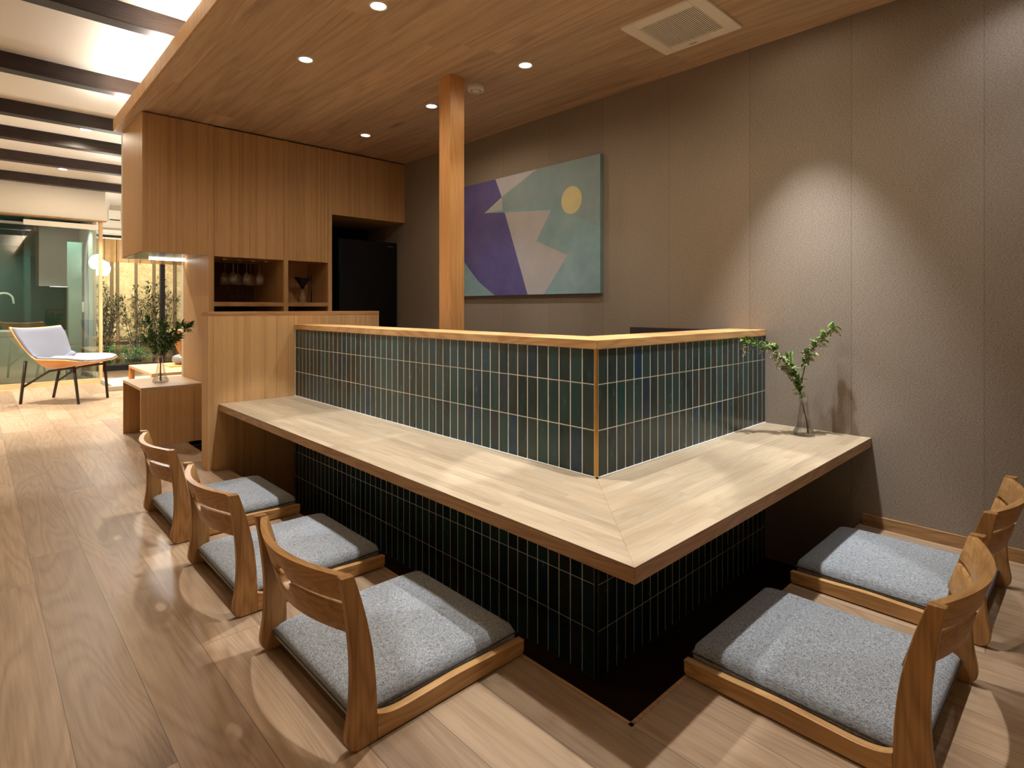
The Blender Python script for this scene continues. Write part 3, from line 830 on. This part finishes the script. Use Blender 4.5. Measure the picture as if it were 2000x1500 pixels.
# coffee table, platform, teapot, tray
t = empty('coffee_table', (1.28, 6.44, 0), 0, 'low pale oak coffee table between the two lounge chairs', 'coffee table')
MB().box(0, .85, 0, 1.14, .300, .33).build('top', wood('coffee_top', srgb(226, 190, 140), srgb(196, 152, 104), 'Y', .4), t, bevel=.002)
for x in (0, .80):
    for y in (0, 1.09): MB().box(x, x + .05, y, y + .05, 0.0, .2995).build('leg', M['ply'], t, bevel=.002)
tr = MB().box(1.55, 1.85, 6.95, 7.25, .3305, .345).build('wooden_tray', M['ply'], bevel=.002); tag(tr, 'small wooden tray on the coffee table', 'tray')
tp = empty('teapot', (1.72, 7.12, .3455), 0, 'rounded grey teapot on the wooden tray', 'teapot')
MB().lathe([(.06, 0), (.095, .02), (.11, .055), (.10, .09), (.05, .112), (.001, .116)], seg=28).build('body', M['pot'], tp)
MB().lathe([(.012, .114), (.014, .13), (.001, .135)], seg=16).build('lid_knob', M['pot'], tp)
MB().tube([(.09, 0, .05), (.13, -.01, .08), (.155, -.015, .11)], .016, 8, r1=.009).build('spout', M['pot'], tp)
tag(MB().prism([(1.20, 8.93), (1.20, 8.05), (1.12, 7.99), (2.9, 7.86), (2.9, 8.93)], 'Z', 0.0, .055).build('low_platform', M['mat'], bevel=.004), 'low pale platform on the floor in front of the garden window', 'platform')

def globe_lamp(loc, rad, ztop, label):
    g = empty('pendant_globe_lamp', loc, 0, label, 'pendant lamp', 'white pendant lamps')
    n = 14
    pr = [(.001, rad)] + [(rad * math.sin(i / n * PI * .78), rad * math.cos(i / n * PI * .78)) for i in range(1, n + 1)] + [(.001, rad * math.cos(PI * .78))]
    MB().lathe(pr, seg=32, cap0=False).build('shade', M['globe'], g)
    MB().tube([(0, 0, rad * .98), (0, 0, ztop - loc[2])], .003, 6).build('cord', M['white'], g)
    return g
globe_lamp((1.50, 6.72, 1.72), .135, ZH, 'white pendant lamp over the coffee table, seen mirrored in the bathroom glass')
globe_lamp((1.27, 9.5, 1.52), .12, ZH, 'white pendant lamp half hidden behind the bathroom corner post')

# ---------------------------------------------------------------- bathroom
struct(MB().box(XL_, 1.262, YB, YB + .10, 2.115, ZH).build('wall_bathroom_front', M['plaster']))
struct(MB().box(XL_, 1.27, YB - .025, YB + .10, 2.095, 2.114).build('trim_6', M['edge_x']))
struct(MB().box(XL_, 1.25, YB - .02, YB + .10, 0, .06).build('trim_7', wood('pale_curb', srgb(222, 190, 140), srgb(196, 158, 108), 'X', .4)))
struct(MB().box(1.195, 1.232, YB - .005, YB + .06, .0601, 2.0945).build('trim_8', M['cab_light']))
g = empty('glass_partition', (0, YB + .02, .06), 0, 'frameless glass front of the bathroom with white top rail', 'glass partition')
MB().box(XL_ + .01, .10, 0, .01, .001, 1.93).build('pane', M['pane'], g)
MB().box(.102, 1.194, .0, .01, .001, 1.93).build('pane', M['pane'], g)
MB().box(XL_ + .01, .86 - .06, -.012, .03, 1.9301, 1.962).build('track', plain('grey_track', srgb(150, 150, 144), .3, .4), g)
MB().box(.44, 1.19, -.02, .03, 1.9303, 1.995).build('white_rail', M['white'], g)
struct(MB().box(XL_, 1.16, YG - .05, YG + .05, 0, 2.6).build('wall_bathroom_back', M['dtile']))
struct(MB().box(1.14, 1.18, YB + .11, YG - .06, 0, 2.6).build('wall_bathroom_side', M['plaster']))
struct(MB().box(.50, .56, 9.95, YG - .06, 0, 2.6).build('wall_bathroom_divider', M['dtile']))
MBd = MB().box(XL_, 1.13, YB + .12, YG - .06, 2.2, 2.22); struct(MBd.build('ceiling.002', M['dtile']))
dr = empty('bathroom_door_pane', (.93, YB + .5, .06), 0, 'tall greenish glass door leaf with dark frame inside the bathroom', 'glass door')
MB().box(-.02, .14, 0, .012, 0, 1.80).build('pane', plain('green_glass_face', srgb(120, 156, 142), .2), dr)
MB().box(.14, .165, -.004, .016, 0, 1.82).build('frame', M['black'], dr)
MB().box(.135, .16, -.04, -.005, .86, 1.0).build('handle', M['chrome'], dr)
tb = empty('bathtub', (-1.4, YB + .12, 0), 0, 'long pale bathtub behind the bathroom glass', 'bathtub')
b = MB(); b.box(0, 2.26, 0, .70, 0, .62); b.build('apron', M['tub'], tb, bevel=.01)
b = MB(); b.box(-.005, 2.265, -.005, .06, .6205, .69).box(-.005, 2.265, .64, .705, .6205, .69).box(-.005, .06, .06, .64, .6205, .69).box(2.20, 2.265, .06, .64, .6205, .69)
b.build('rim', M['white'], tb, bevel=.008)
fa = empty('bath_faucet', (.20, 9.85, .0), 0, 'white curved spout rising over the bathtub', 'faucet')
MB().tube([(0, 0, 0), (0, 0, 1.08)] + [(.0 + .09 - .09 * math.cos(t * PI / 10), 0, 1.08 + .09 * math.sin(t * PI / 10)) for t in range(1, 10)] + [(.18, 0, 1.08), (.185, 0, 1.03)], .012, 10).build('spout', M['white'], fa)
# dim bathroom light
bl = downlight(-.2, YB + .7, 2.2, 'round downlight inside the bathroom', rg, [(75, 70, .5)], name='bathroom_downlight', col=(.88, 1, .95))

downlight(.86, YB + .32, 2.2, 'unseen downlight added to brighten the bathroom behind the glass edge', rg, [(26, 60, .5)], name='bathroom_downlight', col=(.9, 1, .95))  # extra lamp, added to lift the pale side of the bathroom

# ---------------------------------------------------------------- garden window and garden
b = MB(); b.box(1.18, XW, YG, YG + .1, 2.10, ZH); struct(b.build('wall_far', M['plaster']))
ac = empty('wall_air_unit', (1.50, YG - .10, 2.30), 0, 'small pale air unit high on the far wall beside the cupboard', 'air unit')
MB().box(0, .155, 0, .098, 0, .17).build('casing', M['white'], ac, bevel=.004)
MB().box(.01, .145, -.003, -.0005, .012, .03).build('outlet', M['legs'], ac)
struct(MB().box(1.18, XW, YG - .06, YG + .02, 2.12, 2.17).build('trim_9', M['white']))
struct(MB().box(1.18, XW, YG - .04, YG + .02, 2.03, 2.055).build('trim_10', M['white']))
wf = empty('garden_window', (1.18, YG, 0), 0, 'black framed sliding window looking onto the small garden', 'window')
b = MB(); b.box(0, XW - 1.18, .02, .09, .0, .085).box(0, XW - 1.18, .02, .09, 2.03, 2.10).box(0.0, .05, .02, .09, .085, 2.03).box(1.03, 1.10, .02, .09, .085, 2.03)
b.build('frame', M['black'], wf, bevel=.002)
MB().box(.05, 1.03, .05, .056, .086, 2.029).build('pane', M['pane_clear'], wf); MB().box(1.10, XW - 1.18, .05, .056, .086, 2.029).build('pane', M['pane_clear'], wf)
bn = empty('bamboo_blind', (1.24, YG - .03, 1.68), 0, 'rolled-down bamboo blind across the top of the garden window', 'blind')
k = NT('bamboo_slats'); kz = k.n('ShaderNodeSeparateXYZ'); k.set(kz.inputs[0], k.obj())
st_ = k.noise(k.mapping(k.obj(), (3, 3, 260)), 1, 2)
M['blind'] = k.out(k.mix(st_, srgb(150, 108, 60), srgb(206, 164, 104)), .6)
b = MB()
for i in range(30): b.tube([(0, 0, .006 + i * .0117), (1.65, 0, .006 + i * .0117)], .0052, 6)
b.build('slats', M['blind'], bn)
b = MB()
for i in range(11): b.tube([(.06 + i * .155, -.0085, 0), (.06 + i * .155, -.0085, .355)], .003, 5)
b.build('cords', M['legs'], bn)
struct(MB().box(.6, 4.2, YG + .1, 13.2, -.25, -.12).build('floor.002', M['stone']))
M['batten'] = plain('weathered_batten', srgb(112, 88, 60), .8)
fn = empty('garden_fence', (.8, 12.0, -.12), 0, 'cream plastered garden wall with dark upright battens', 'fence')
k = NT('mottled_cream_wall'); n1 = k.noise(k.obj(), 3, 5, .7); n2 = k.noise(k.obj(), 22, 4, .7)
M['fence'] = k.out(k.mix(k.math('MULTIPLY', k.math('SUBTRACT', k.math('ADD', n1, n2), .75), 1.6), srgb(232, 208, 156), srgb(150, 120, 78)), .85)
MB().box(0, 3.4, 0, .06, 0, 2.6).build('panel', M['fence'], fn)
for x in (1.777, 1.86, 2.137, 2.415, 2.75, 3.05):
    MB().box(x - .8 - .022, x - .8 + .022, -.03, -.001, 0, 2.35).build('batten', M['batten'], fn)
MB().box(0, 3.4, -.035, -.031, .44, .50).build('rail', M['beam'], fn)
struct(MB().box(.6, 4.2, YG + .15, 12.1, 2.45, 2.55).build('ceiling.003', M['plaster']))
kb = tag(MB().box(1.1, 3.6, 11.02, 11.12, -.12, .06).build('garden_kerb', M['beam'], bevel=.01), 'dark kerb at the foot of the garden planting', 'kerb')
def shrub(x, y, h, n, label, sp=.5, mat='leaf_shade', ls=.085, nl=80, base=-.12, low=.2):
    r = empty('garden_shrub', (x, y, base), 0, label, 'shrub', 'shrubs in the small garden')
    b = MB(); f = MB()
    for i in range(n):
        a = random.random() * 2 * PI; s_ = random.uniform(.2, 1) * sp
        tip = Vector((math.cos(a) * s_, math.sin(a) * s_ * .4, h * random.uniform(.7, 1)))
        path = [Vector((random.uniform(-.03, .03), random.uniform(-.03, .03), 0)), Vector((tip.x * .25, tip.y * .3, tip.z * .35)), Vector((tip.x * .6, tip.y * .7, tip.z * .7)), tip]
        b.tube(path, .009, 6, r1=.002)
        for q in range(nl):
            p, d = along(path, low + (1 - low) * random.random())
            leaf(f.bm, p + rdir((0, 0, 0), 1) * .05, rdir(d * .4, .8), random.uniform(.6, 1.1) * ls, .4)
    b.build('stems', M['stem'], r); f.build('foliage', M[mat], r, norm=False); return r
shrub(1.62, 11.55, 1.75, 9, 'tall slender dark shrub behind the left side of the garden window', .30, low=.3)
shrub(2.10, 11.65, 1.65, 6, 'loose dark shrub in the middle of the garden window', .38, low=.35)
shrub(2.48, 11.6, 1.7, 7, 'dark shrub beside the black window mullion', .28, low=.3)
shrub(1.60, 11.42, .50, 16, 'bright green low bush at the left foot of the garden', .26, 'leaf_fern', .07, 30, low=.15)
shrub(1.98, 11.35, .46, 18, 'bright green low bush at the foot of the garden behind the vase', .28, 'leaf_fern', .07, 30, low=.15)
gl = empty('garden_fill_spot', (2.0, 10.78, 2.42), 0, 'unseen spotlight added under the eaves to light the garden', 'garden light')  # unseen lamp added to light the fence and planting
MB().lathe([(.03, 0), (.03, -.06), (.001, -.06)], seg=16).build('housing', M['black'], gl)
spot(gl, (0, 0, -.07), 200, 60, .6, (1, .92, .78), .04, (math.radians(30), 0, 0))
for x, lb in ((1.42, 'unseen uplight added left of the garden bushes'), (1.80, 'unseen uplight added between the two green bushes'), (2.5, 'unseen uplight added right of the garden bushes')):
    g2 = empty('garden_fill_uplight', (x, 11.80, -.12), 0, lb, 'garden light', 'unseen uplights added among the garden plants')  # added lamps lighting the garden from below
    MB().lathe([(.03, 0), (.03, .05), (.001, .05)], seg=16).build('housing', M['black'], g2)
    spot(g2, (0, 0, .06), 50, 60, .6, (1, .9, .7), .03, (math.radians(205), 0, 0))
